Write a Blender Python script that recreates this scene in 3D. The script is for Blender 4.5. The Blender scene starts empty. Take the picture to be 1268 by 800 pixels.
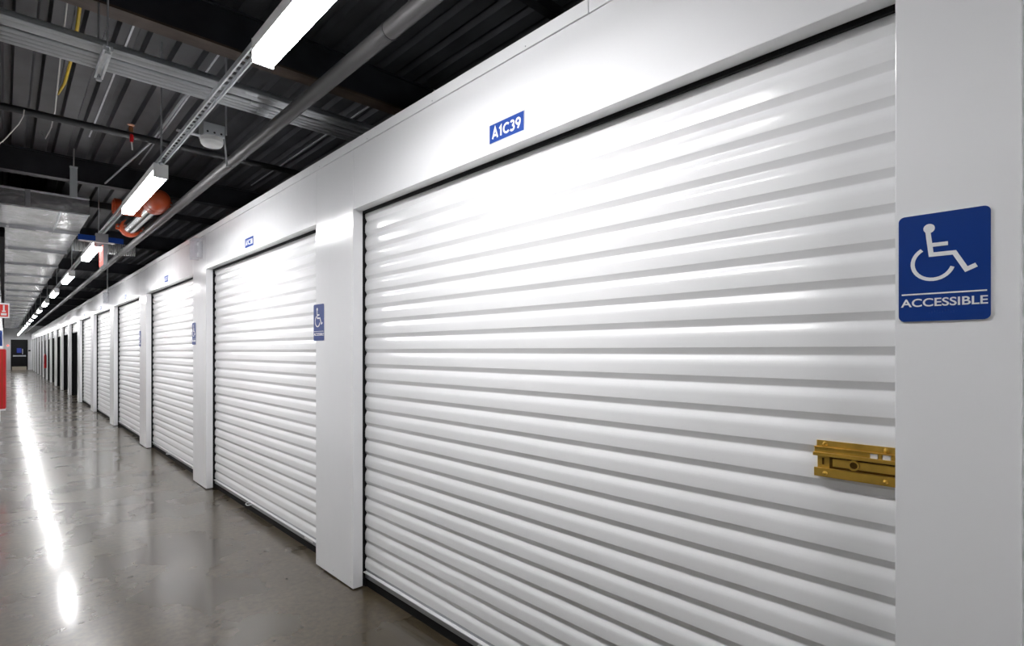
import bpy, bmesh, math, random
from mathutils import Matrix, Vector
random.seed(7)
R = math.radians
scene = bpy.context.scene
C = bpy.context.collection

# ------------------------------------------------------------------ camera, world, exposure
FPX = 666.0                                  # focal length in pixels of the 1268 px wide frame
CAM_H = 1.358
cam_d = bpy.data.cameras.new('camera'); cam_d.sensor_width = 36.0
cam_d.lens = FPX / 1268 * 36.0
cam_d.shift_y = 34.5 / 1268
cam_d.clip_start = 0.02; cam_d.clip_end = 200
cam = bpy.data.objects.new('camera', cam_d); C.objects.link(cam)
cam.location = (0, 0, CAM_H)
cam.rotation_euler = (R(90), 0, -math.atan2(629, FPX))
scene.camera = cam

w = bpy.data.worlds.new('world'); scene.world = w; w.use_nodes = True
w.node_tree.nodes['Background'].inputs[0].default_value = (0.5, 0.52, 0.55, 1)
w.node_tree.nodes['Background'].inputs[1].default_value = 0.0
scene.view_settings.view_transform = 'Standard'
scene.view_settings.look = 'None'
scene.view_settings.gamma = 1.0
scene.view_settings.use_curve_mapping = False
scene.view_settings.exposure = 0.0
LAMP = 97.0                                  # emission of the light lenses

# ------------------------------------------------------------------ materials
M = {}
def mat(name, col, rough=0.5, metal=0.0, spec=0.5, noise=None, bump=None, emit=None, trans=0.0, coat=0.0, alpha=1.0):
    m = bpy.data.materials.new(name); m.use_nodes = True
    nt = m.node_tree; b = nt.nodes['Principled BSDF']
    b.inputs['Base Color'].default_value = (*col, 1)
    b.inputs['Roughness'].default_value = rough
    b.inputs['Metallic'].default_value = metal
    b.inputs['Specular IOR Level'].default_value = spec
    b.inputs['Transmission Weight'].default_value = trans
    b.inputs['Coat Weight'].default_value = coat
    b.inputs['Coat Roughness'].default_value = 0.08
    if emit:
        b.inputs['Emission Color'].default_value = (*emit[0], 1)
        b.inputs['Emission Strength'].default_value = emit[1]
    tc = nt.nodes.new('ShaderNodeTexCoord')
    if noise:                                # (scale, amount, detail, stretch)
        sc, amt, det, st = noise
        mp = nt.nodes.new('ShaderNodeMapping'); mp.inputs['Scale'].default_value = st
        n = nt.nodes.new('ShaderNodeTexNoise'); n.inputs['Scale'].default_value = sc; n.inputs['Detail'].default_value = det
        rp = nt.nodes.new('ShaderNodeValToRGB')
        rp.color_ramp.elements[0].position = 0.3; rp.color_ramp.elements[1].position = 0.7
        rp.color_ramp.elements[0].color = (*[c * (1 - amt) for c in col], 1)
        rp.color_ramp.elements[1].color = (*[min(1, c * (1 + amt)) for c in col], 1)
        nt.links.new(tc.outputs['Object'], mp.inputs[0]); nt.links.new(mp.outputs[0], n.inputs['Vector'])
        nt.links.new(n.outputs['Fac'], rp.inputs[0]); nt.links.new(rp.outputs[0], b.inputs['Base Color'])
    if bump:                                 # (scale, strength, distance, stretch)
        sc, st_, di, st = bump
        mp = nt.nodes.new('ShaderNodeMapping'); mp.inputs['Scale'].default_value = st
        n = nt.nodes.new('ShaderNodeTexNoise'); n.inputs['Scale'].default_value = sc; n.inputs['Detail'].default_value = 3
        bp = nt.nodes.new('ShaderNodeBump'); bp.inputs['Strength'].default_value = st_; bp.inputs['Distance'].default_value = di
        nt.links.new(tc.outputs['Object'], mp.inputs[0]); nt.links.new(mp.outputs[0], n.inputs['Vector'])
        nt.links.new(n.outputs['Fac'], bp.inputs['Height']); nt.links.new(bp.outputs[0], b.inputs['Normal'])
    if alpha < 1: b.inputs['Alpha'].default_value = alpha
    M[name] = m
    return m

U = (1, 1, 1)
mat('panel_white', (0.875, 0.88, 0.89), 0.16, bump=(2.2, 0.25, 0.02, (1, 1, 0.6)))
mat('door_white', (0.875, 0.88, 0.885), 0.21, bump=(30, 0.05, 0.002, (1, 0.05, 1)))
mat('galvanised', (0.50, 0.52, 0.54), 0.36, metal=0.7, noise=(6, 0.10, 3, U))
mat('duct_metal', (0.66, 0.67, 0.68), 0.27, metal=0.9, noise=(3.5, 0.28, 5, U), bump=(3.5, 0.6, 0.03, U))
mat('strut_metal', (0.64, 0.66, 0.68), 0.3, metal=0.6, noise=(20, 0.12, 3, U))
mat('strap_metal', (0.62, 0.66, 0.67), 0.35, metal=0.35)
mat('bar_alu', (0.36, 0.37, 0.39), 0.36, metal=0.7)
mat('black_rubber', (0.006, 0.006, 0.007), 0.7, spec=0.2)
mat('deck_dark', (0.075, 0.077, 0.084), 0.42, metal=0.25, noise=(4, 0.25, 4, U))
mat('beam_black', (0.022, 0.023, 0.028), 0.5, noise=(6, 0.35, 4, U))
mat('beam_rust', (0.075, 0.052, 0.038), 0.6, noise=(14, 0.45, 5, (0.3, 1, 1)))
mat('pipe_grey', (0.045, 0.044, 0.044), 0.48, spec=0.4, bump=(60, 0.05, 0.001, U))
mat('flex_metal', (0.62, 0.63, 0.64), 0.4, metal=0.3)
mat('chrome_pipe', (0.72, 0.72, 0.72), 0.16, metal=1.0)
mat('pipe_black', (0.018, 0.018, 0.02), 0.45)
mat('orange_paint', (0.55, 0.085, 0.025), 0.35)
mat('red_paint', (0.52, 0.008, 0.012), 0.3)
mat('sign_blue', (0.002, 0.036, 0.225), 0.35)
mat('unit_blue', (0.006, 0.050, 0.29), 0.55, spec=0.25)
mat('sign_white', (0.86, 0.86, 0.87), 0.4)
mat('sign_edge', (0.55, 0.58, 0.63), 0.3, metal=0.5)
mat('sign_red', (0.72, 0.03, 0.02), 0.4)
mat("gold", (0.74, 0.47, 0.09), 0.3, metal=0.75, noise=(25, 0.12, 3, U))
mat('gold_dark', (0.16, 0.085, 0.015), 0.4, metal=0.8)
mat('fixture_white', (0.72, 0.72, 0.72), 0.35)
mat('lens', (0.9, 0.9, 0.9), 0.5, emit=((0.985, 0.975, 0.985), LAMP))
mat('lens_side', (0.9, 0.9, 0.9), 0.5, emit=((0.985, 0.975, 0.985), LAMP * 0.30))
mat('exit_red', (0.7, 0.06, 0.05), 0.4, emit=((1.0, 0.10, 0.07), 2.2))
mat('detector_white', (0.80, 0.80, 0.79), 0.4)
mat('clear_plastic', (0.80, 0.81, 0.90), 0.06, alpha=0.22)
mat('cable_yellow', (0.62, 0.42, 0.01), 0.5)
mat('cable_white', (0.55, 0.54, 0.52), 0.5)
mat('door_black', (0.004, 0.004, 0.005), 0.5, spec=0.25)
mat('end_wall', (0.74, 0.75, 0.76), 0.4)
mat('kick_plate', (0.55, 0.50, 0.40), 0.35, metal=0.6)
mat('partition', (0.028, 0.029, 0.031), 0.45, metal=0.3)  # galvanised grey darkened to near-black, standing in for unlit unit interiors
mat('copper', (0.45, 0.2, 0.09), 0.35, metal=0.8)
mat('screen_blue', (0.01, 0.03, 0.3), 0.3, emit=((0.02, 0.06, 0.5), 0.12))

def floor_material():
    m = bpy.data.materials.new('polished_concrete'); m.use_nodes = True
    nt = m.node_tree; b = nt.nodes['Principled BSDF']; L = nt.links
    tc = nt.nodes.new('ShaderNodeTexCoord')
    def noise(sc, det, rough=0.55):
        n = nt.nodes.new('ShaderNodeTexNoise'); n.inputs['Scale'].default_value = sc
        n.inputs['Detail'].default_value = det; n.inputs['Roughness'].default_value = rough
        L.new(tc.outputs['Object'], n.inputs['Vector']); return n
    big, fine = noise(1.8, 4, 0.55), noise(30, 5, 0.65)
    r1 = nt.nodes.new('ShaderNodeValToRGB')
    r1.color_ramp.elements[0].position = 0.32; r1.color_ramp.elements[0].color = (0.048, 0.037, 0.022, 1)
    r1.color_ramp.elements[1].position = 0.68; r1.color_ramp.elements[1].color = (0.092, 0.074, 0.047, 1)
    r2 = nt.nodes.new('ShaderNodeValToRGB')
    r2.color_ramp.elements[0].position = 0.3; r2.color_ramp.elements[0].color = (0.62, 0.62, 0.62, 1)
    r2.color_ramp.elements[1].position = 0.75; r2.color_ramp.elements[1].color = (1.45, 1.40, 1.28, 1)
    mx = nt.nodes.new('ShaderNodeMix'); mx.data_type = 'RGBA'; mx.blend_type = 'MULTIPLY'; mx.inputs['Factor'].default_value = 1.0
    L.new(big.outputs['Fac'], r1.inputs[0]); L.new(fine.outputs['Fac'], r2.inputs[0])
    L.new(r1.outputs[0], mx.inputs['A']); L.new(r2.outputs[0], mx.inputs['B'])
    L.new(mx.outputs['Result'], b.inputs['Base Color'])
    mr = nt.nodes.new('ShaderNodeMapRange'); mr.inputs['To Min'].default_value = 0.24; mr.inputs['To Max'].default_value = 0.31
    L.new(big.outputs['Fac'], mr.inputs['Value']); L.new(mr.outputs[0], b.inputs['Roughness'])
    b.inputs['Specular IOR Level'].default_value = 0.5
    b.inputs['Coat Weight'].default_value = 0.6; b.inputs['Coat Roughness'].default_value = 0.115; b.inputs['Coat IOR'].default_value = 1.5
    bp = nt.nodes.new('ShaderNodeBump'); bp.inputs['Strength'].default_value = 0.04; bp.inputs['Distance'].default_value = 0.01
    wv = noise(2.6, 3)
    L.new(wv.outputs['Fac'], bp.inputs['Height']); L.new(bp.outputs[0], b.inputs['Normal']); L.new(bp.outputs[0], b.inputs['Coat Normal'])
    M['floor'] = m
floor_material()

# ------------------------------------------------------------------ mesh helpers
class MB:
    def __init__(s): s.v = []; s.f = []
    def box(s, x0, x1, y0, y1, z0, z1):
        n = len(s.v)
        s.v += [(x, y, z) for x in (x0, x1) for y in (y0, y1) for z in (z0, z1)]
        s.f += [tuple(n + i for i in q) for q in ((0, 1, 3, 2), (4, 6, 7, 5), (0, 4, 5, 1), (2, 3, 7, 6), (0, 2, 6, 4), (1, 5, 7, 3))]
        return s
    def tube(s, pts, r, n=12, caps=True):
        pts = [Vector(p) for p in pts]; base = len(s.v)
        rs = r if isinstance(r, (list, tuple)) else [r] * len(pts)
        d0 = (pts[1] - pts[0]).normalized()
        a = Vector((0, 0, 1)) if abs(d0.z) < 0.9 else Vector((1, 0, 0))
        u = d0.cross(a).normalized()
        for i, p in enumerate(pts):
            d = (pts[min(i + 1, len(pts) - 1)] - pts[max(i - 1, 0)]).normalized()
            u = (u - d * u.dot(d)).normalized(); v = d.cross(u)
            for k in range(n):
                t = 2 * math.pi * k / n
                s.v.append(tuple(p + (u * math.cos(t) + v * math.sin(t)) * rs[i]))
        for i in range(len(pts) - 1):
            for k in range(n):
                k2 = (k + 1) % n; A = base + i * n; B = A + n
                s.f.append((A + k, A + k2, B + k2, B + k))
        if caps:
            s.f.append(tuple(base + k for k in reversed(range(n))))
            e = base + (len(pts) - 1) * n
            s.f.append(tuple(e + k for k in range(n)))
        return s
    def lathe(s, prof, center, axis='z', n=20):
        """prof: list of (radius, offset along axis)"""
        base = len(s.v); cx, cy, cz = center
        for r, h in prof:
            for k in range(n):
                t = 2 * math.pi * k / n; a, b = r * math.cos(t), r * math.sin(t)
                s.v.append({'z': (cx + a, cy + b, cz + h), 'y': (cx + a, cy + h, cz + b), 'x': (cx + h, cy + a, cz + b)}[axis])
        for i in range(len(prof) - 1):
            for k in range(n):
                k2 = (k + 1) % n; A = base + i * n; B = A + n
                s.f.append((A + k, A + k2, B + k2, B + k))
        s.f.append(tuple(base + k for k in range(n))); e = base + (len(prof) - 1) * n
        s.f.append(tuple(e + k for k in range(n)))
        return s
    def prism(s, poly, z0, z1):
        """polygon in local xy, extruded in z"""
        n = len(s.v); k = len(poly)
        s.v += [(x, y, z0) for x, y in poly] + [(x, y, z1) for x, y in poly]
        s.f.append(tuple(n + i for i in reversed(range(k)))); s.f.append(tuple(n + k + i for i in range(k)))
        for i in range(k):
            j = (i + 1) % k
            s.f.append((n + i, n + j, n + k + j, n + k + i))
        return s
    def stroke(s, pts, wd, z0, z1):
        """mitred flat stroke along a polyline in local xy"""
        P = [Vector(p) for p in pts]; Lf, Rt = [], []
        for i, p in enumerate(P):
            if i == 0: d = (P[1] - P[0]).normalized(); nrm = Vector((-d.y, d.x)); sc = 1
            elif i == len(P) - 1: d = (P[-1] - P[-2]).normalized(); nrm = Vector((-d.y, d.x)); sc = 1
            else:
                d1 = (p - P[i - 1]).normalized(); d2 = (P[i + 1] - p).normalized()
                n1 = Vector((-d1.y, d1.x)); n2 = Vector((-d2.y, d2.x)); nrm = (n1 + n2).normalized(); sc = 1 / max(0.4, nrm.dot(n1))
            Lf.append(p + nrm * wd / 2 * sc); Rt.append(p - nrm * wd / 2 * sc)
        n = len(s.v); k = len(P)
        for z in (z0, z1):
            s.v += [(q.x, q.y, z) for q in Lf] + [(q.x, q.y, z) for q in Rt]
        o = 2 * k
        for i in range(k - 1):
            a, b, c, d = n + i, n + i + 1, n + k + i + 1, n + k + i
            s.f += [(a, b, c, d), (a + o, d + o, c + o, b + o), (a, a + o, b + o, b), (d, c, c + o, d + o)]
        s.f += [(n, n + k, n + k + o, n + o), (n + k - 1, n + k - 1 + o, n + 2 * k - 1 + o, n + 2 * k - 1)]
        return s
    def mesh(s, name, bevel=0, smooth=None, m=None):
        me = bpy.data.meshes.new(name); me.from_pydata(s.v, [], s.f)
        bm = bmesh.new(); bm.from_mesh(me)
        bmesh.ops.recalc_face_normals(bm, faces=bm.faces)
        if bevel:
            bmesh.ops.bevel(bm, geom=bm.edges[:], offset=bevel, segments=2, affect='EDGES', profile=0.6)
        bm.to_mesh(me); bm.free()
        if smooth is not None:
            me.polygons.foreach_set('use_smooth', [True] * len(me.polygons)); me.set_sharp_from_angle(angle=R(smooth))
        if m: me.materials.append(M[m])
        me.update()
        return me

def link(name, me, parent=None, loc=(0, 0, 0)):
    o = bpy.data.objects.new(name, me); C.objects.link(o); o.location = loc
    if parent: o.parent = parent
    return o
def obj(name, mb, m, parent=None, loc=(0, 0, 0), bevel=0, smooth=None):
    return link(name, mb.mesh(name, bevel, smooth, m), parent, loc)
def tag(o, label, cat, group=None, kind=None):
    o['label'] = label; o['category'] = cat
    if group: o['group'] = group
    if kind: o['kind'] = kind
    return o
def empty(name, loc, label, cat, group=None, kind=None):
    o = bpy.data.objects.new(name, None); o.empty_display_size = 0.1; C.objects.link(o); o.location = loc
    return tag(o, label, cat, group, kind)
def text_mesh(txt, size, width, m, extrude=0.0006, offset=0.0):
    cu = bpy.data.curves.new('lettering', 'FONT'); cu.body = txt; cu.size = size
    cu.align_x = 'CENTER'; cu.align_y = 'CENTER'; cu.extrude = extrude; cu.offset = offset
    t = bpy.data.objects.new('lettering', cu); C.objects.link(t)
    bpy.context.view_layer.update()
    me = bpy.data.meshes.new_from_object(t.evaluated_get(bpy.context.evaluated_depsgraph_get()))
    bpy.data.objects.remove(t); bpy.data.curves.remove(cu)
    xs = [v.co.x for v in me.vertices]; ys = [v.co.y for v in me.vertices]
    k = width / (max(xs) - min(xs)); cx, cy = (max(xs) + min(xs)) / 2, (max(ys) + min(ys)) / 2
    for v in me.vertices: v.co.x = (v.co.x - cx) * k; v.co.y = v.co.y - cy
    me.name = 'lettering'; me.materials.clear(); me.materials.append(M[m])
    return me
ORD = ['first', 'second', 'third', 'fourth', 'fifth', 'sixth', 'seventh', 'eighth', 'ninth', 'tenth', 'eleventh', 'twelfth', 'thirteenth', 'fourteenth', 'fifteenth', 'sixteenth', 'seventeenth', 'eighteenth', 'nineteenth', 'twentieth']
WALLSIGN = Matrix(((0, 0, -1, 0), (-1, 0, 0, 0), (0, 1, 0, 0), (0, 0, 0, 1)))   # sign axes: right, up, out of the right-hand wall

# ------------------------------------------------------------------ dimensions
XW = 1.437                  # front of the right-hand wall
XL = -0.05                  # front of the left-hand wall
P = 3.048                   # bay pitch
O0, O1 = 0.2855, 2.832      # first opening
ZH, ZS, ZT = 2.158, 2.498, 2.55
DEP = 0.06
YEND, YBACK = 52.1, -8.0
ZDECK = CAM_H + 1.92
TH = 0.0015

# ------------------------------------------------------------------ floor, ceiling
tag(obj('floor', MB().box(-3.6, 6.2, YBACK - 0.3, YEND + 0.3, -0.12, 0), 'floor'),
    'polished grey-brown concrete floor of the storage corridor', 'floor', kind='structure')
mb = MB(); x = -3.6; pr = []
while x < 6.2:
    pr += [(x, ZDECK), (x + 0.088, ZDECK), (x + 0.102, ZDECK + 0.042), (x + 0.138, ZDECK + 0.042)]; x += 0.152
for px, pz in pr: mb.v += [(px, YBACK - 0.3, pz), (px, YEND + 0.3, pz)]
for i in range(len(pr) - 1): mb.f.append((2 * i, 2 * i + 1, 2 * i + 3, 2 * i + 2))
ceil = tag(obj('ceiling', mb, 'deck_dark'), 'dark corrugated metal roof deck above the corridor', 'ceiling', kind='structure')
seam = MB().box(-0.005, 0.005, 0, 3.2, -0.008, 0.0).mesh('seam_strip', m='strut_metal')  # deck side-lap seams, in pale metal to stand in for reflected light
for sx, sy in ((0.555, 2.9), (1.01, 3.45), (1.62, 3.5), (2.08, 3.4), (1.32, 7.3)): link('seam_strip', seam, ceil, (sx, sy, ZDECK))

# ------------------------------------------------------------------ right-hand wall: columns, headers, cap
wall = empty('wall_right', (XW, 0, 0), 'glossy white panelled wall of storage units with wide columns and headers', 'wall', kind='structure')
def wpart(name, y0, y1, z0, z1, m='panel_white', dx0=0.0, dx1=DEP, parent=wall):
    return obj(name, MB().box(dx0, dx1, y0 + TH, y1 - TH, z0 + TH, z1 - TH), m, parent, bevel=0.0022)
cols = [(0.079, O0)] + [(O1 + j * P, O0 + (j + 1) * P) for j in range(6)]
screw_me = MB().lathe([(0.0028, 0), (0.0028, -0.0008), (0.0012, -0.0018)], (0, 0, 0), 'x', 8).mesh('screw', m='bar_alu')
for (a, b) in cols:
    c = wpart('column_panel', a, b, 0.006, ZS)
    if b < 9:
        for sy in (a + 0.03, (a + b) / 2, b - 0.03): link('screw', screw_me, c, (0, sy, 0.04))
OPEN = [(-2.76, 0.079)] + [(O0 + k * P, O1 + k * P) for k in range(6)]
SM = []
yy = O0 + 6 * P                                        # the smaller, open units further on
for k in range(11):
    SM.append((yy, yy + O1 - O0)); yy += P
for i, (a, b) in enumerate(SM):
    n = SM[i + 1][0] if i + 1 < len(SM) else YEND
    wpart('column_panel', b, n, 0.006, ZS)
wpart('column_panel', YBACK, -2.76, 0.006, ZS)
for (a, b) in OPEN + SM: wpart('header_panel', a, b, ZH, ZS)
y = YBACK
while y < YEND:
    cp = obj('top_cap', MB().box(-0.003, DEP + 0.02, y, min(YEND, y + 3.045), ZS + 0.001, ZT), 'panel_white', wall, bevel=0.002); y += 3.048
    if -1 < y - 3.048 < 7:
        for q in range(5): link('screw', screw_me, cp, (-0.003, y - 3.048 + 0.3 + q * 0.61, ZS + 0.012))
tag(obj('wall_unit_back', MB().box(4.6, 4.66, YBACK, YEND, 0, ZS), 'partition'), 'rear wall of the storage units, coloured near-black for the unlit interior', 'wall', kind='structure')

# ------------------------------------------------------------------ roll-up doors
PITCH, Z0S, NS = 0.0843, 0.104, 25
XD = XW + 0.080             # front of the slats
PROF = [(0.0, 0.0), (.03, 0), (.36, 0), (.44, .0006), (.50, .0018), (.58, .0045), (.68, .0085), (.715, .0098), (.745, .0105), (.77, .0101), (.98, .0006), (1.0, 0.0)]
def slat_mb(width, z=0.0, mb=None, s=1):
    mb = mb or MB(); n = len(mb.v)
    for h, d in PROF: mb.v += [(s * d, 0, z + h * PITCH), (s * d, width, z + h * PITCH)]
    for i in range(len(PROF) - 1): mb.f.append((n + 2 * i, n + 2 * i + 1, n + 2 * i + 3, n + 2 * i + 2))
    return mb
WD = O1 - O0 + 0.02
slat_me = slat_mb(WD).mesh('slat', smooth=32, m='door_white')
bar_mb = MB().box(0.0, 0.03, 0, WD, 0.048, 0.080).box(0.006, 0.03, 0, WD, 0.086, 0.104)
lip_me = MB().box(-0.012, 0.03, 0, WD, 0.080, 0.086).mesh('bar_lip', bevel=0.0015, m='door_white')  # lip coloured white to draw the highlight along the bottom bar
bar_me = bar_mb.mesh('bottom_bar', m='bar_alu')
seal_me = MB().box(0.004, 0.03, 0, WD, 0.001, 0.048).mesh('bottom_seal', m='black_rubber')
guide_me = MB().box(-0.018, 0.05, 0, 0.05, 0.001, 2.3).mesh('guide', m='black_rubber')
brush_me = MB().box(-0.018, -0.006, 0, WD - 0.02, 2.146, 2.24).mesh('brush_seal', m='black_rubber')
rivet_me = MB().lathe([(0.004, 0), (0.004, -0.001), (0.002, -0.003)], (0, 0, 0), 'x', 8).mesh('rivet', m='bar_alu')
pull_me = MB().tube([(0, 0, 0), (-0.03, 0.0, -0.008), (-0.038, 0.02, -0.01), (-0.038, 0.06, -0.01), (-0.03, 0.08, -0.008), (0, 0.08, 0)], 0.004, 8).mesh('pull_handle', smooth=50, m='strut_metal')
stick_me = MB().box(-0.0015, 0.0, 0, 0.14, 0.058, 0.080).mesh('sticker', m='sign_white')
def roll_up(n, a, b, label, extras):
    o = empty('door_%d' % n, (XD, a - 0.01, 0), label, 'roll-up door', kind='structure')
    full = abs((b - a) - (O1 - O0)) < 0.02
    k = 1.0 if full else (b - a + 0.02) / WD
    for i in range(NS):
        s = link('slat', slat_me, o, (0, 0, Z0S + i * PITCH)); s.scale = (1, k, 1)
    for nm, me in (('bottom_bar', bar_me), ('bar_lip', lip_me), ('bottom_seal', seal_me)):
        s = link(nm, me, o); s.scale = (1, k, 1)
    link('brush_seal', brush_me, o, (0, 0.01, 0)).scale = (1, k, 1)
    link('guide', guide_me, o, (0, b - a + 0.022, 0)); link('guide', guide_me, o, (0, -0.052, 0))
    if extras:
        link('rivet', rivet_me, o, (0, WD - 0.05, 0.07))
        link('pull_handle', pull_me, o, (0, 1.45, 0.075))
        link('sticker', stick_me, o, (0, 0.24, 0))
        link('pull_handle', pull_me, o, (0, 0.02, 0.05))
    return o
NUM = ['A1C39', 'A1C38', 'A1C37', 'A1C36', 'A1C35', 'A1C34']
DOORS = []
for k in range(6):
    a, b = OPEN[k + 1]
    lab = ('large white roll-up door with a gold latch, under the sign reading A1C39' if k == 0 else
           'white slatted roll-up door, %s along the wall from the gold-latched one' % ORD[k - 1])
    DOORS.append(roll_up(k + 1, a, b, lab, k < 3))
roll_up(7, OPEN[0][0], OPEN[0][1], 'white roll-up door past the column with the large accessible sign', False)

# open small units: raised curtain at the top, interior behind coloured near-black for lack of light
def open_unit(n, a, b, lab):
    o = empty('door_%d' % n, (XD, a, 0), lab, 'roll-up door', kind='structure')
    mbx = MB()
    for i in range(3): slat_mb(b - a, 1.93 + i * PITCH, mbx)
    obj('curtain', mbx, 'door_white', o, smooth=40)['kind'] = 'stuff'
    obj('bottom_bar', MB().box(0, 0.03, 0, b - a, 1.90, 1.93), 'bar_alu', o)
    obj('guide', MB().box(-0.018, 0.03, b - a - 0.004, b - a + 0.03, 0, ZH), 'black_rubber', o)
    obj('guide', MB().box(-0.018, 0.03, -0.03, 0.004, 0, ZH), 'black_rubber', o)
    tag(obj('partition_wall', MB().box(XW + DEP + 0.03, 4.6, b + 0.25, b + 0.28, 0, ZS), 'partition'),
        'partition between the open storage units, coloured near-black for the unlit interior', 'wall', 'partitions between the open units', kind='structure')
for i, (a, b) in enumerate(SM):
    open_unit(8 + i, a, b, 'raised white roll-up door over a dark open unit, %s past the white closed doors' % ORD[i])

# ------------------------------------------------------------------ gold latch of the first door
def latch(door):
    # local frame: y runs away from the right column along the door, z up; sits on the slat fronts
    Y0, Y1, zb, zt = -0.05, 0.194, 1.040, 1.131        # Y relative to the door origin
    h = zt - zb
    m = MB()
    m.box(-0.005, -0.001, Y0, Y1 - 0.004, zt - 0.016, zt)                     # upper flange
    m.box(-0.005, -0.001, Y0, Y1 - 0.006, zb + 0.026, zb + 0.052)             # back of the bolt channel
    m.box(-0.005, -0.001, Y0, Y1 - 0.006, zb, zb + 0.026)
    ga = [(Y0, 0.030), (0.048, 0.056), (0.073, Y1)]                           # rail with two cut-outs
    for a, b in ga: m.box(-0.009, -0.001, a, b, zt - 0.032, zt - 0.016)
    pl = obj('latch', m, 'gold', door, bevel=0.0008)
    pl['label'] = 'gold latch plate with sliding bolt'
    q = MB()
    q.box(-0.015, -0.005, Y0, Y1 + 0.002, zt - 0.039, zt - 0.030)
    q.box(-0.013, -0.005, Y0, Y1, zt - 0.0185, zt - 0.0155)
    obj('upper_rail', q, 'gold', pl, bevel=0.0012)
    q = MB().box(-0.013, -0.005, Y0, Y1, zb, zb + 0.022)
    obj('lower_rail', q, 'gold', pl, bevel=0.0015)
    obj('bolt_recess', MB().box(-0.0062, -0.0048, Y0, Y1 - 0.034, zb + 0.0225, zb + 0.051), 'gold_dark', pl)
    obj('slide_bolt', MB().box(-0.011, -0.006, Y0, Y1 - 0.042, zb + 0.0285, zb + 0.048), 'gold', pl, bevel=0.001)
    obj('slot', MB().box(-0.0075, -0.005, Y1 - 0.022, Y1 - 0.017, zb + 0.030, zb + 0.047), 'gold_dark', pl, bevel=0.001)
    for ta, tb in ((0.031, 0.047), (0.057, 0.072)):
        obj('white_tab', MB().box(-0.010, -0.003, ta, tb, zt - 0.031, zt - 0.017), 'sign_white', pl, bevel=0.001)
    ring = MB(); pts = []
    prof = [(0.0085, -0.0), (0.0125, -0.0), (0.0125, -0.008), (0.0085, -0.008), (0.0085, 0)]
    n = len(ring.v)
    for r_, hh in prof:
        for k in range(20):
            t = 2 * math.pi * k / 20; ring.v.append((-0.009 + hh, 0.105 + r_ * math.cos(t), zb + 0.0385 + r_ * math.sin(t)))
    for i in range(4):
        for k in range(20): ring.f.append((i * 20 + k, i * 20 + (k + 1) % 20, (i + 1) * 20 + (k + 1) % 20, (i + 1) * 20 + k))
    obj('lock_ring', ring, 'gold', pl, smooth=40)
    obj('ring_shade', MB().lathe([(0.0088, 0), (0.0088, -0.003)], (-0.0105, 0.105, zb + 0.0385), 'x', 20), 'gold_dark', pl)  # dark disc added inside the ring, its shade put into the colour
    rv = MB().lathe([(0.0058, 0), (0.0055, -0.0025), (0.0035, -0.0048), (0.001, -0.0056)], (0, 0, 0), 'x', 14).mesh('rivet', smooth=60, m='gold')
    for ry, rz, rx in ((Y1 - 0.024, zt - 0.0085, -0.005), (0.040, zt - 0.0085, -0.005), (Y1 - 0.026, zb + 0.010, -0.013), (0.040, zb + 0.010, -0.013)):
        link('rivet', rv, pl, (rx, ry, rz))
latch(DOORS[0])

# ------------------------------------------------------------------ signs on the right-hand wall
def rounded(wd, h, r, n=6):
    pts = []
    for cx, cy, a0 in ((wd / 2 - r, h / 2 - r, 0), (-wd / 2 + r, h / 2 - r, 90), (-wd / 2 + r, -h / 2 + r, 180), (wd / 2 - r, -h / 2 + r, 270)):
        for i in range(n + 1):
            t = R(a0 + 90 * i / n); pts.append((cx + r * math.cos(t), cy + r * math.sin(t)))
    return pts
def arc(cx, cy, rx, ry, a0, a1, n=12):
    return [(cx + rx * math.cos(R(a0 + (a1 - a0) * i / n)), cy + ry * math.sin(R(a0 + (a1 - a0) * i / n))) for i in range(n + 1)]
GLYPH = {'A': (0.84, [[(0.06, -0.02), (0.42, 0.98), (0.78, -0.02)], [(0.2, 0.26), (0.64, 0.26)]]),
         '1': (0.52, [[(0.10, 0.72), (0.33, 0.91), (0.33, 0.0)]]),
         'C': (0.86, [arc(0.50, 0.5, 0.41, 0.42, 45, 315, 18)]),
         '3': (0.66, [arc(0.31, 0.71, 0.22, 0.21, 150, -90), arc(0.30, 0.27, 0.26, 0.23, 90, -150)]),
         '9': (0.68, [arc(0.34, 0.66, 0.25, 0.26, 0, 360, 20), [(0.59, 0.62), (0.54, 0.42), (0.30, 0.0)]]),
         '8': (0.68, [arc(0.34, 0.71, 0.21, 0.21, 0, 360, 18), arc(0.34, 0.27, 0.25, 0.22, 0, 360, 18)]),
         '7': (0.62, [[(0.05, 0.92), (0.53, 0.92), (0.20, 0.0)]]),
         '6': (0.68, [arc(0.34, 0.32, 0.25, 0.26, 0, 360, 20), [(0.10, 0.38), (0.16, 0.58), (0.40, 1.0)]]),
         '5': (0.66, [[(0.56, 0.92), (0.18, 0.92), (0.14, 0.55), (0.32, 0.60), (0.50, 0.50), (0.55, 0.31), (0.46, 0.12), (0.28, 0.07), (0.08, 0.14)]]),
         '4': (0.72, [[(0.46, 0.0), (0.46, 0.96), (0.08, 0.27), (0.66, 0.27)]])}
def number_mesh(txt, h, m):
    tot = sum(GLYPH[c][0] for c in txt) + 0.10 * (len(txt) - 1); b = MB(); x_ = -tot / 2
    for ch in txt:
        for q, pl_ in enumerate(GLYPH[ch][1]): b.stroke([((x_ + px_) * h, (py_ - 0.5) * h) for px_, py_ in pl_], 0.2 * h, 0.0032, 0.0040 + q * 0.0001)
        x_ += GLYPH[ch][0] + 0.10
    return b.mesh('lettering', m=m)
unit_plate = MB().prism(rounded(0.203, 0.079, 0.002, 2), 0, 0.0025).mesh('unit_sign', m='sign_edge')
unit_face = MB().prism(rounded(0.197, 0.073, 0.002, 2), 0.0025, 0.0032).mesh('face', m='unit_blue')
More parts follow.
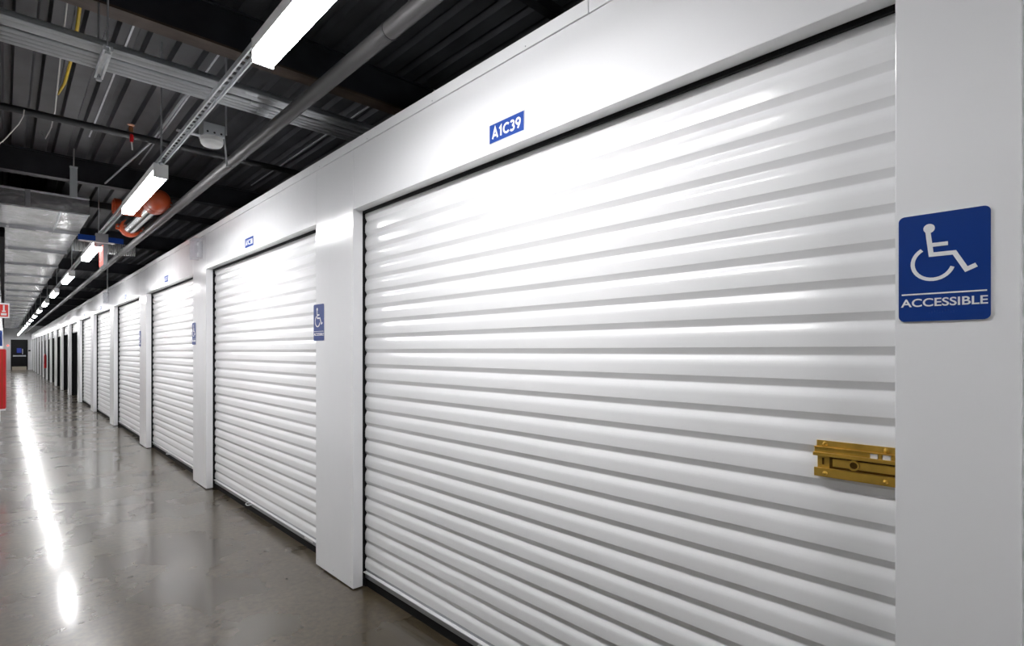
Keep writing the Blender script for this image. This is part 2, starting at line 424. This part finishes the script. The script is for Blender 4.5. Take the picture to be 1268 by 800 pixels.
for k in range(6):
    s = link('unit_sign', unit_plate); s.matrix_world = Matrix.Translation((XW, 1.552 + k * P, 2.234)) @ WALLSIGN
    tag(s, 'blue unit number sign reading %s on the white header' % NUM[k], 'sign', 'unit number signs over the doors')
    link('face', unit_face, s)
    link('lettering', number_mesh(NUM[k], 0.0415, 'sign_white'), s)

plate = MB().prism(rounded(0.1524, 0.2286, 0.011), 0, 0.003).mesh('accessible_sign', m='sign_blue')
rim = MB().prism(rounded(0.1545, 0.2307, 0.012), 0, 0.0022).mesh('rim', m='sign_white')
fig = MB(); zf0, zf1 = 0.003, 0.0038
fig.prism([(-0.0225 + 0.0098 * math.cos(t * math.pi / 12), 0.0826 + 0.0098 * math.sin(t * math.pi / 12)) for t in range(24)], zf0, zf1)
fig.stroke([(-0.0245, 0.076), (-0.0190, 0.0265), (0.0195, 0.0265), (0.0385, -0.0105), (0.0545, -0.0030)], 0.0088, zf0, zf1)
fig.stroke([(-0.0215, 0.0470), (0.0090, 0.0470)], 0.0082, zf0, zf1)
cx_, cy_, rr = -0.0165, 0.0085, 0.0345
fig.stroke([(cx_ + rr * math.cos(R(a)), cy_ + rr * math.sin(R(a))) for a in range(122, 352, 10)], 0.0072, zf0, zf1)
fig_me = fig.mesh('wheelchair_symbol', m='sign_white')
line_me = MB().box(-0.0705, 0.0705, -0.0575, -0.0545, zf0, zf1).mesh('rule_line', m='sign_white')
acc_me = text_mesh('ACCESSIBLE', 0.024, 0.144, 'sign_white', 0.0004, 0.0004)
br = MB()
for i in range(10):
    for q in range(3):
        if (i * 5 + q * 3) % 4 < 2: br.lathe([(0.0009, 0.003), (0.0005, 0.0036)], (-0.022 + i * 0.0045, -0.097 + q * 0.0024, 0), 'z', 6)
br_me = br.mesh('braille', m='sign_blue')
for j in range(4):
    s = link('accessible_sign', plate); yc = 0.2005 if j == 0 else 0.2335 + j * P
    s.matrix_world = Matrix.Translation((XW - 0.0005, yc, 1.536)) @ WALLSIGN
    tag(s, 'large blue accessible sign with wheelchair symbol beside the gold latch' if j == 0 else
        'blue accessible sign, %s along the wall from the gold-latched door' % ORD[j - 1], 'sign', 'accessible signs on the columns')
    link('rim', rim, s, (0, 0, 0)); link('wheelchair_symbol', fig_me, s); link('rule_line', line_me, s)
    link('lettering', acc_me, s, (0, -0.0745, 0.0034)); link('braille', br_me, s)['kind'] = 'stuff'

# clear covered strobes on the columns
def strobe(y, z, lab):
    o = empty('alarm_strobe', (XW, y, z), lab, 'alarm', 'clear covered alarms')
    obj('back_box', MB().box(-0.025, 0, -0.045, 0.045, -0.07, 0.07), 'sign_white', o, bevel=0.004)
    obj('flash_lens', MB().box(-0.045, -0.025, -0.025, 0.025, -0.035, 0.035), 'clear_plastic', o, bevel=0.004)
    c = MB()
    for bx in ((-0.080, -0.076, -0.08, 0.08, -0.10, 0.10), (-0.076, 0, -0.08, -0.076, -0.10, 0.10), (-0.076, 0, 0.076, 0.08, -0.10, 0.10), (-0.076, 0, -0.076, 0.076, 0.096, 0.10), (-0.076, 0, -0.076, 0.076, -0.10, -0.096)): c.box(*bx)
    obj('clear_cover', c, 'clear_plastic', o)
    return o
strobe(6.08, 2.375, 'clear plastic covered alarm strobe on the column past the second door')
s2 = strobe(12.6, 2.355, 'clear covered alarm strobe with a conduit rising over the wall top')
obj('conduit_drop', MB().tube([(-0.02, 0, 0.08), (-0.02, 0, 0.85)], 0.012, 8), 'strut_metal', s2, smooth=50)

# ------------------------------------------------------------------ left-hand wall (mostly out of frame) and the open unit the camera stands in
wl = empty('wall_left', (XL, 0, 0), 'white panelled wall of storage units opposite the signed doors', 'wall', kind='structure')
def lpart(name, y0, y1, z0, z1): return obj(name, MB().box(-DEP, 0, y0 + TH, y1 - TH, z0 + TH, z1 - TH), 'panel_white', wl, bevel=0.002)
lop = [(-1.3, 2.0)] + [(2.5 + j * P, 2.0 + (j + 1) * P) for j in range(16)] + [(-1.8 - 2.55, -1.8)]
lop.sort()
prev = YBACK
for (a, b) in lop:
    lpart('column_panel', prev, a, 0.006, ZS); lpart('header_panel', a, b, ZH, ZS); prev = b
lpart('column_panel', prev, YEND, 0.006, ZS)
obj('top_cap', MB().box(-DEP - 0.02, 0.003, YBACK, YEND, ZS + 0.001, ZT), 'panel_white', wl)
lc = MB(); Wl = 2.57
for i in range(NS): slat_mb(Wl, Z0S + i * PITCH, lc, -1)
lc_me = lc.mesh('curtain', smooth=40, m='door_white'); n = 30
for (a, b) in lop:
    if a < 0 < b: continue
    o = empty('door_%d' % n, (XL - 0.08, a - 0.01, 0), 'white slatted roll-up door in the wall opposite the signed doors', 'roll-up door', 'doors in the opposite wall', 'structure'); n += 1
    c = link('curtain', lc_me, o); c['kind'] = 'stuff'
    obj('bottom_bar', MB().box(-0.03, 0, 0, Wl, 0.002, 0.104), 'bar_alu', o)
for nm, bx in (('wall_unit_left', (-3.3, XL - DEP, 2.2, 2.25, 0, ZS)), ('wall_unit_right', (-3.3, XL - DEP, -1.55, -1.50, 0, ZS)), ('wall_unit_rear', (-3.35, -3.3, -1.55, 2.25, 0, ZS))):
    tag(obj(nm, MB().box(*bx), 'panel_white'), 'white partition of the open unit opposite the gold-latched door', 'wall', kind='structure')

# ------------------------------------------------------------------ corridor end
tag(obj('wall_end', MB().box(-3.6, 6.2, YEND, YEND + 0.1, 0, 2.50).box(-3.6, 6.2, YEND + 0.02, YEND + 0.1, 2.5, ZDECK), 'end_wall'), 'pale grey wall closing the far end of the corridor', 'wall', kind='structure')
tag(obj('wall_back', MB().box(-3.6, 6.2, YBACK - 0.1, YBACK, 0, ZDECK), 'end_wall'), 'pale wall at the near end of the corridor', 'wall', kind='structure')
d = empty('door_50', (0.38, YEND, 0), 'black exit door with a steel push bar at the corridor end', 'door', kind='structure')
obj('leaf', MB().box(0.03, 0.80, -0.05, 0, 0.24, 2.10), 'door_black', d)
obj('kick_plate', MB().box(0.03, 0.80, -0.052, 0, 0.005, 0.24), 'kick_plate', d)
obj('frame', MB().box(-0.03, 0.03, -0.07, 0, 0, 2.16).box(0.80, 0.86, -0.07, 0, 0, 2.16).box(0.03, 0.80, -0.07, 0, 2.10, 2.16), 'door_black', d)
obj('push_bar', MB().box(0.08, 0.76, -0.13, -0.10, 0.96, 1.04).box(0.08, 0.14, -0.10, -0.05, 0.95, 1.05).box(0.70, 0.76, -0.10, -0.05, 0.95, 1.05), 'strut_metal', d)
obj('vision_pane', MB().box(0.28, 0.52, -0.056, -0.05, 1.22, 1.55), 'screen_blue', d)
obj('handle_plate', MB().box(0.56, 0.61, -0.07, -0.05, 1.12, 1.50), 'bar_alu', d)
tag(obj('card_reader', MB().box(1.27, 1.39, YEND - 0.04, YEND, 1.33, 1.42), 'door_black', bevel=0.005), 'small black card reader on the wall beside the exit door', 'card reader')
tag(obj('indicator_lamp', MB().lathe([(0.05, 0), (0.05, -0.03), (0.03, -0.05)], (0.20, YEND, 1.73), 'y', 14), 'exit_red'), 'small red lamp on the end wall beside the exit door', 'lamp')

# red extinguisher far along the right-hand wall, red cabinet and flag sign on the left-hand wall
e = empty('fire_extinguisher', (XW - 0.052, 32.9, 0.56), 'tall red fire extinguisher hung on a far white column', 'fire extinguisher')
obj('cylinder', MB().lathe([(0.035, 0), (0.048, 0.02), (0.05, 0.55), (0.035, 0.62), (0.02, 0.65)], (0, 0, 0), 'z', 14), 'red_paint', e, smooth=40)
obj('valve', MB().box(-0.015, 0.015, -0.05, 0.03, 0.65, 0.70), 'door_black', e)
obj('hose', MB().tube([(0, -0.05, 0.63), (-0.03, -0.11, 0.5), (-0.03, -0.11, 0.2)], 0.012, 8), 'door_black', e)
cb = empty('extinguisher_cabinet', (XL, 9.4, 0.60), 'red fire extinguisher cabinet on the wall opposite the doors', 'cabinet')
obj('body', MB().box(0, 0.064, 0, 0.35, 0.02, 0.78), 'red_paint', cb, bevel=0.006)
obj('door', MB().box(0.064, 0.070, 0.01, 0.34, 0.03, 0.77), 'red_paint', cb, bevel=0.003)
obj('base_plate', MB().box(0, 0.066, -0.002, 0.35, 0.0, 0.02), 'sign_white', cb)
obj('side_seam', MB().box(0.030, 0.034, -0.002, 0.0, 0.03, 0.77), 'gold_dark', cb)
tag(obj('notice_plate', MB().box(XL, XL + 0.035, 9.6, 9.62, 1.42, 1.62), 'sign_blue', bevel=0.003), 'blue notice plate above the red extinguisher cabinet', 'sign')
fs = empty('extinguisher_sign', (XL, 9.4, 1.775), 'white and red flag sign with an extinguisher symbol above the red cabinet', 'sign')
obj('board', MB().box(0, 0.100, 0, 0.004, 0, 0.19), 'sign_white', fs)
obj('red_field', MB().box(0.010, 0.088, -0.0012, 0, 0.018, 0.172), 'sign_red', fs)
g = MB().box(0.040, 0.056, -0.002, -0.0012, 0.088, 0.165).box(0.030, 0.066, -0.002, -0.0012, 0.076, 0.094).box(0.022, 0.074, -0.002, -0.0012, 0.034, 0.062)
obj('extinguisher_symbol', g, 'sign_white', fs)

# ------------------------------------------------------------------ strut channel and lights
XS = 0.711
st = MB()
ys0, ys1 = YBACK + 0.2, YEND - 0.3
z0, z1 = CAM_H + 1.166, CAM_H + 1.189
st.box(XS - 0.0205, XS - 0.0175, ys0, ys1, z0, z1).box(XS + 0.0175, XS + 0.0205, ys0, ys1, z0, z1)
st.box(XS - 0.0175, XS - 0.0135, ys0, ys1, z0, z0 + 0.003).box(XS + 0.0135, XS + 0.0175, ys0, ys1, z0, z0 + 0.003)
st.box(XS - 0.0175, XS - 0.013, ys0, ys1, z1 - 0.003, z1).box(XS + 0.013, XS + 0.0175, ys0, ys1, z1 - 0.003, z1)
yq = ys0
while yq < 16:
    st.box(XS - 0.013, XS + 0.013, yq, yq + 0.022, z1 - 0.003, z1); yq += 0.056
st.box(XS - 0.013, XS + 0.013, 16, ys1, z1 - 0.003, z1)
strut = tag(obj('strut_channel', st, 'strut_metal'), 'long slotted steel strut channel carrying the row of lights', 'channel')
rod_me = MB().tube([(0, 0, z1 - 0.01), (0, 0, ZDECK + 0.02)], 0.005, 8).mesh('hanger_rod', smooth=50, m='galvanised')
nut_me = MB().lathe([(0.012, 0), (0.012, 0.01)], (0, 0, 0), 'z', 6).mesh('nut', m='strut_metal')

LY0, LLEN, LP = 0.90, 1.22, 3.048
zl = CAM_H + 1.077
HW = 0.039
hous = MB().box(-HW, HW, 0, LLEN, 0.045, 0.089).mesh('housing', bevel=0.002, m='fixture_white')
capm = MB().box(-HW - 0.001, HW + 0.001, -0.008, 0.0, -0.001, 0.0895).mesh('end_cap', bevel=0.002, m='fixture_white')
lensm = MB().prism([(-HW + 0.002, 0.045), (-HW + 0.002, 0.008), (-HW + 0.008, 0), (HW - 0.008, 0), (HW - 0.002, 0.008), (HW - 0.002, 0.045)], 0, LLEN)
lensm.v = [(a, c, b) for a, b, c in lensm.v]
lens_me = lensm.mesh('lens', m='lens'); lens_me.materials.append(M['lens_side'])
for p_ in lens_me.polygons:
    if abs(p_.normal.z) < 0.9: p_.material_index = 1
k0 = -2
for k in range(k0, 17):
    y = LY0 + k * LP
    if k <= 1:
        lab = {1: 'glowing linear ceiling light between the smoke detector and the blue hanging sign', 0: 'glowing linear ceiling light over the gold-latched door, before the smoke detector', -1: 'glowing linear ceiling light before the one over the gold-latched door'}.get(k, 'glowing linear ceiling light second before the one over the gold-latched door')
    else:
        lab = 'glowing linear ceiling light, %s on the strut past the blue hanging sign' % ORD[k - 2]
    o = empty('ceiling_light', (XS, y, zl), lab, 'light', 'row of linear ceiling lights')
    link('housing', hous, o); link('lens', lens_me, o); link('end_cap', capm, o); link('end_cap', capm, o, (0, LLEN + 0.008, 0))
    for yr in (y - 0.02,):
        if k == 0: continue
        r_ = link('hanger_rod', rod_me, strut, (XS, yr, 0)); link('nut', nut_me, r_, (0, 0, z0 - 0.01))

# ------------------------------------------------------------------ roof beams
def beam(y, lab, group=None, flange='beam_black'):
    zb, zt = CAM_H + 1.69, ZDECK
    o = empty('steel_beam', (-3.6, y, zb), lab, 'beam', group)
    L_ = 9.8
    obj('bottom_flange', MB().box(0, L_, 0, 0.115, 0, 0.012), flange, o)
    obj('web', MB().box(0, L_, 0.02, 0.032, 0.012, zt - zb - 0.01), 'beam_black', o)
    obj('top_flange', MB().box(0, L_, 0, 0.115, zt - zb - 0.010, zt - zb - 0.0005), 'beam_black', o)
    return o
beam(3.27, 'black steel roof beam with a rusty flange before the grey conduits', None, 'beam_rust')
beam(6.85, 'black steel roof beam over the near end of the silver duct')
beam(-0.5, 'black steel roof beam above the open unit')
for i in range(11):
    beam(10.65 + i * 3.78, 'black steel roof beam crossing above the silver duct', 'beams above the duct')
tag(obj('roof_purlin', MB().box(0.6, 5.5, 1.99, 2.05, ZDECK - 0.06, ZDECK - 0.001), 'pipe_black'), 'narrow black roof purlin above the gold-latched door', 'beam')
tag(obj('roof_purlin', MB().box(-3.0, 5.5, 8.7, 8.76, ZDECK - 0.08, ZDECK - 0.001), 'pipe_black'), 'narrow black roof purlin above the silver sprinkler main', 'beam')

# ------------------------------------------------------------------ conduits, pipes, cables
ZC = CAM_H + 1.35
yc = 2.995
for i, r_ in enumerate((0.010, 0.032, 0.0125, 0.0125, 0.0125, 0.0125)):
    yc += r_
    o = tag(obj('conduit', MB().tube([(-3.2, yc, ZC + r_ + 0.001), (5.4, yc, ZC + r_ + 0.001)], r_, 14), 'galvanised', smooth=40),
            'thick galvanised conduit in the rack crossing over the corridor' if i == 1 else 'thin galvanised conduit, %s in the rack counting towards the smoke detector' % ORD[i if i == 0 else i - 1], 'conduit', 'conduits in the rack')
    for cxp in ((-0.62, 2.4) if i % 2 else (0.95, -1.2)):
        obj('coupling', MB().lathe([(r_ + 0.003, -0.03), (r_ + 0.003, 0.03)], (cxp + 0.03 * i, yc, ZC + r_), 'x', 14), 'strut_metal', o, smooth=40)
    yc += r_ + 0.014
def trapeze(xt, lab):
    o = empty('conduit_hanger', (xt, 2.955, ZC), lab, 'hanger', 'hangers of the conduit rack')
    obj('cross_strut', MB().box(-0.017, -0.008, 0, 0.34, -0.022, -0.001).box(0.008, 0.017, 0, 0.34, -0.022, -0.001).box(-0.008, 0.008, 0, 0.34, -0.004, -0.001), 'strut_metal', o)
    for yy_ in (0.012, 0.328):
        r_ = obj('rod', MB().tube([(0, yy_, -0.03), (0, yy_, 0.56)], 0.004, 8), 'galvanised', o, smooth=50)
        obj('nut', MB().lathe([(0.012, 0), (0.012, 0.012)], (0, yy_, -0.036), 'z', 6), 'strut_metal', r_)
trapeze(0.335, 'steel strut hanger under the conduit rack beside the yellow cable')
trapeze(2.8, 'steel strut hanger under the conduit rack above the units')

cd = MB().tube([(1.00, 3.31, ZC + 0.09), (0.84, 3.33, ZC + 0.09), (0.785, 3.36, ZC + 0.09), (0.755, 3.41, ZC + 0.09), (0.745, 3.50, ZC + 0.09), (0.745, 4.4, ZC + 0.10), (0.75, 6.84, ZC + 0.36)], 0.008, 10)
cdo = tag(obj('conduit', cd, 'bar_alu', smooth=50), 'bent thin conduit leaving the rack towards the silver duct', 'conduit')

def pipe(name, pts, r_, m, lab, cat, rings=(), ringm=None):
    o = tag(obj(name, MB().tube(pts, r_, 18), m, smooth=40), lab, cat)
    a = Vector(pts[0]); b = Vector(pts[-1]); dv = (b - a).normalized()
    for t in rings:
        p = a + dv * t
        obj('coupling', MB().tube([p - dv * 0.006, p + dv * 0.006], r_ + 0.0025, 18), ringm or m, o, smooth=40)
    return o
pipe('sprinkler_pipe', [(1.09, YBACK + 0.3, CAM_H + 1.245), (1.09, YEND - 0.2, CAM_H + 1.245)], 0.034, 'pipe_grey', 'grey sprinkler pipe running the length of the corridor beside the lights', 'pipe', (9.55, 11.55, 14.4, 16.2, 18.0, 21.0, 24), 'pipe_black')
pb = pipe('branch_pipe', [(-3.0, 4.24, CAM_H + 1.40), (5.2, 4.24, CAM_H + 1.40)], 0.021, 'pipe_black', 'thin black pipe crossing the corridor behind the smoke detector', 'pipe', (3.4, 5.0))
sp = empty('fire_sprinkler', (0.69, 4.24, CAM_H + 1.40), 'copper sprinkler head with a red bulb on the thin black pipe', 'sprinkler')
sp.location.x = 0.60
obj('body', MB().lathe([(0.012, 0.02), (0.014, 0.05), (0.009, 0.06)], (0, 0, 0), 'z', 10), 'copper', sp)
obj('bulb', MB().lathe([(0.009, 0.0), (0.012, -0.03), (0.009, -0.05)], (0, -0.02, 0), 'z', 10), 'red_paint', sp)
obj('deflector', MB().lathe([(0.02, 0.066), (0.02, 0.069)], (0, 0, 0), 'z', 12), 'copper', sp)
obj('cord', MB().tube([(0, -0.022, -0.04), (0.004, -0.022, -0.10)], 0.004, 6), 'cable_white', sp)

# silver sprinkler main with orange grooved couplings
mn = empty('sprinkler_main', (1.12, 6.3, CAM_H + 1.50), 'large silver sprinkler main with orange couplings behind the lights', 'pipe')
obj('main_pipe', MB().tube([(0, 0.1, 0), (0, 1.80, 0)], 0.084, 24), 'chrome_pipe', mn, smooth=40)
def coupling(y, wdt=0.10, r_=0.105):
    c = obj('orange_coupling', MB().lathe([(0.086, -wdt / 2), (r_, -wdt / 2 + 0.01), (r_ + 0.004, 0), (r_, wdt / 2 - 0.01), (0.086, wdt / 2)], (0, y, 0), 'y', 24), 'orange_paint', mn, smooth=45)
    for sx in (-1, 1):
        obj('bolt', MB().tube([(sx * (r_ + 0.018), y - 0.05, 0), (sx * (r_ + 0.018), y + 0.05, 0)], 0.012, 8), 'strut_metal', c)
        obj('bolt_lug', MB().box(min(sx * (r_ - 0.01), sx * (r_ + 0.035)), max(sx * (r_ - 0.01), sx * (r_ + 0.035)), y - 0.03, y + 0.03, -0.03, 0.03), 'orange_paint', c, bevel=0.004)
coupling(1.70); coupling(0.16, 0.16)
obj('end_cap', MB().lathe([(0.100, 0.14), (0.104, 0.02), (0.092, -0.05), (0.06, -0.09), (0.02, -0.105)], (0, 0, 0), 'y', 24), 'orange_paint', mn, smooth=45)
obj('hanger_rod', MB().tube([(0, 1.05, 0.08), (0, 1.05, 0.43)], 0.007, 8), 'galvanised', mn)
obj('side_tee', MB().tube([(-0.03, 0.62, 0), (-0.30, 0.62, 0)], 0.07, 18), 'orange_paint', mn, smooth=45)
obj('tee_collar', MB().tube([(-0.23, 0.62, 0), (-0.29, 0.62, 0)], 0.09, 18), 'orange_paint', mn, smooth=45)

# cables
def cable(pts, r_, m, lab, name='cable'):
    return tag(obj(name, MB().tube(pts, r_, 8), m, smooth=60), lab, 'cable', 'cables under the roof deck')
zc_ = CAM_H
cable([(0.245, 2.45, zc_ + 1.90), (0.250, 2.62, zc_ + 1.83), (0.266, 3.0, zc_ + 1.77), (0.280, 3.6, zc_ + 1.71), (0.285, 3.9, zc_ + 1.69), (0.29, 4.6, zc_ + 1.76), (0.29, 5.2, zc_ + 1.9)], 0.008, 'cable_yellow', 'slack yellow cable hanging between roof deck and conduit rack')
cable([(0.215, 2.45, zc_ + 1.90), (0.222, 2.7, zc_ + 1.82), (0.225, 3.3, zc_ + 1.74), (0.240, 4.1, zc_ + 1.71), (0.262, 4.99, zc_ + 1.70), (0.262, 5.4, zc_ + 1.705), (0.244, 5.77, zc_ + 1.72), (0.24, 6.2, zc_ + 1.9)], 0.004, 'cable_white', 'thin white cable sagging beside the yellow cable')
cable([(0.085, 4.215, zc_ + 1.40), (0.080, 4.21, zc_ + 1.36), (0.062, 4.21, zc_ + 1.31), (0.0, 4.21, zc_ + 1.20), (-0.05, 4.21, zc_ + 1.13)], 0.003, 'cable_white', 'loose white wire dangling from the thin black pipe')

# ------------------------------------------------------------------ smoke detector
sd = empty('smoke_detector', (0.865, 3.42, CAM_H + 1.205), 'white round smoke detector under a grey box beside the strut', 'smoke detector')
obj('base', MB().lathe([(0.058, 0.012), (0.060, 0.0), (0.060, -0.012)], (0, 0, 0), 'z', 28), 'detector_white', sd, smooth=40)
obj('dome', MB().lathe([(0.058, -0.012), (0.056, -0.022), (0.048, -0.032), (0.03, -0.038), (0.004, -0.040)], (0, 0, 0), 'z', 28), 'detector_white', sd, smooth=60)
jb = obj('junction_box', MB().box(-0.055, 0.055, -0.055, 0.055, 0.012, 0.080), 'galvanised', sd, bevel=0.004)
ko = MB().lathe([(0.006, 0), (0.006, -0.0015)], (0, 0, 0), 'y', 8).mesh('knockout', m='beam_black')
for dx_ in (-0.035, 0, 0.035): link('knockout', ko, jb, (dx_, -0.055, 0.028))
obj('bracket', MB().box(-0.175, -0.05, -0.012, 0.012, 0.008, 0.014), 'strut_metal', sd)
obj('support_rod', MB().tube([(0.075, 0, 0.05), (0.075, 0.0, 0.60)], 0.005, 8), 'galvanised', sd)
obj('drop_rod', MB().tube([(0.066, 0, 0.03), (0.080, 0, -0.13)], 0.005, 8), 'strut_metal', sd)

# ------------------------------------------------------------------ hanging sign and exit sign
hs = empty('hanging_sign', (0.705, 6.66, CAM_H + 1.075), 'narrow blue hanging sign with white lower edge across the strut', 'sign')
obj('board', MB().box(-0.185, 0.175, 0, 0.02, 0.005, 0.058), 'unit_blue', hs, bevel=0.002)
obj('lower_edge', MB().box(-0.180, 0.105, -0.002, 0.02, -0.008, 0.005), 'sign_white', hs)
obj('bracket', MB().box(-0.05, 0.05, -0.01, 0.04, -0.002, 0.085), 'bar_alu', hs)
ex = empty('exit_sign', (0.735, 6.70, CAM_H + 0.855), 'grey exit sign with red lit faces hung below the blue sign', 'sign')
obj('body', MB().box(-0.016, 0.020, 0, 0.30, 0, 0.215), 'bar_alu', ex, bevel=0.004)
for sx in (-1, 1):
    f_ = obj('lit_face', MB().box(*sorted((-0.016 if sx < 0 else 0.020, (-0.018 if sx < 0 else 0.0205))), 0.012, 0.288, 0.015, 0.20), 'exit_red', ex)
    t_ = link('lettering', text_mesh('EXIT', 0.15, 0.22, 'sign_white', 0.0005), f_)
    t_.matrix_local = Matrix.Translation((-0.0182 if sx < 0 else 0.0207, 0.15, 0.107)) @ (WALLSIGN if sx < 0 else Matrix(((0, 0, 1, 0), (1, 0, 0, 0), (0, 1, 0, 0), (0, 0, 0, 1))))
obj('stem', MB().box(-0.012, 0.012, 0.08, 0.11, 0.215, 0.312), 'strut_metal', ex)

# ------------------------------------------------------------------ silver air duct
ZD = CAM_H + 1.50
DX0, DX1, DH = 0.005, 0.690, 0.18
du = empty('air_duct', (0, 7.55, ZD), 'silver rectangular air duct hung above the corridor', 'duct')
yd, i = 0.0, 0
while yd < 40:
    L_ = 1.24 if i == 0 else 1.85
    x0 = DX0 if i else -0.9
    s_ = obj('duct_section', MB().box(x0, DX1, yd, yd + L_ - 0.02, 0, DH), 'duct_metal', du, bevel=0.004)
    obj('joint_flange', MB().box(x0, DX1 + 0.010, yd + L_ - 0.035, yd + L_, -0.030, DH + 0.005), 'bar_alu', s_)
    obj('flange_clip', MB().box(0.28, 0.40, yd + L_ - 0.040, yd + L_ + 0.004, -0.036, -0.024), 'fixture_white', s_)
    obj('flange_bolt', MB().lathe([(0.014, 0), (0.014, 0.02)], (0.03, yd + L_ - 0.05, -0.02), 'y', 8), 'fixture_white', s_)
    yd += L_; i += 1
obj('top_lip', MB().box(-0.9, DX1, -0.015, 0.0, DH - 0.012, DH + 0.004), 'strut_metal', du)
obj('bottom_lip', MB().box(-0.9, DX1, -0.012, 0.0, -0.008, 0.006), 'strut_metal', du)
obj('face_strap', MB().box(0.16, 0.20, -0.018, 0.0, 0.0, DH), 'bar_alu', du)
obj('drive_cleat', MB().box(0.44, 0.452, 0.01, 1.45, -0.006, 0.0), 'strut_metal', du)
tag(obj('angle_rail', MB().box(-0.045, DX0 - 0.002, 9.4, 47.0, ZD - 0.05, ZD + 0.03), 'black_rubber'), 'black steel rail along the edge of the silver duct', 'rail')
hg = empty('duct_hanger', (0.483, 6.60, CAM_H + 1.475), 'silver strap hanger on a threaded rod before the duct', 'hanger')
obj('strap', MB().box(-0.028, 0.028, 0, 0.004, 0.12, 0.272).box(-0.030, 0.027, -0.005, -0.001, 0.0, 0.125), 'strap_metal', hg)
obj('washer', MB().box(-0.030, 0.030, -0.02, 0.02, 0.272, 0.282), 'strap_metal', hg)
obj('rod', MB().tube([(0, 0, 0.27), (0.002, 0, ZDECK - CAM_H - 1.475 + 0.01)], 0.005, 8), 'cable_white', hg)
# flexible ribbed branch duct behind the blue sign
fd = MB(); pts, rs = [], []
for q in range(60):
    pts.append((DX1 + 0.012 + q * 0.0125, 9.85, ZD + 0.01)); rs.append(0.088 if q % 2 else 0.072)
fd.tube(pts, rs, 18)
fx = tag(obj('flexible_duct', fd, 'flex_metal'), 'ribbed silver flexible duct branching off behind the blue sign', 'duct')
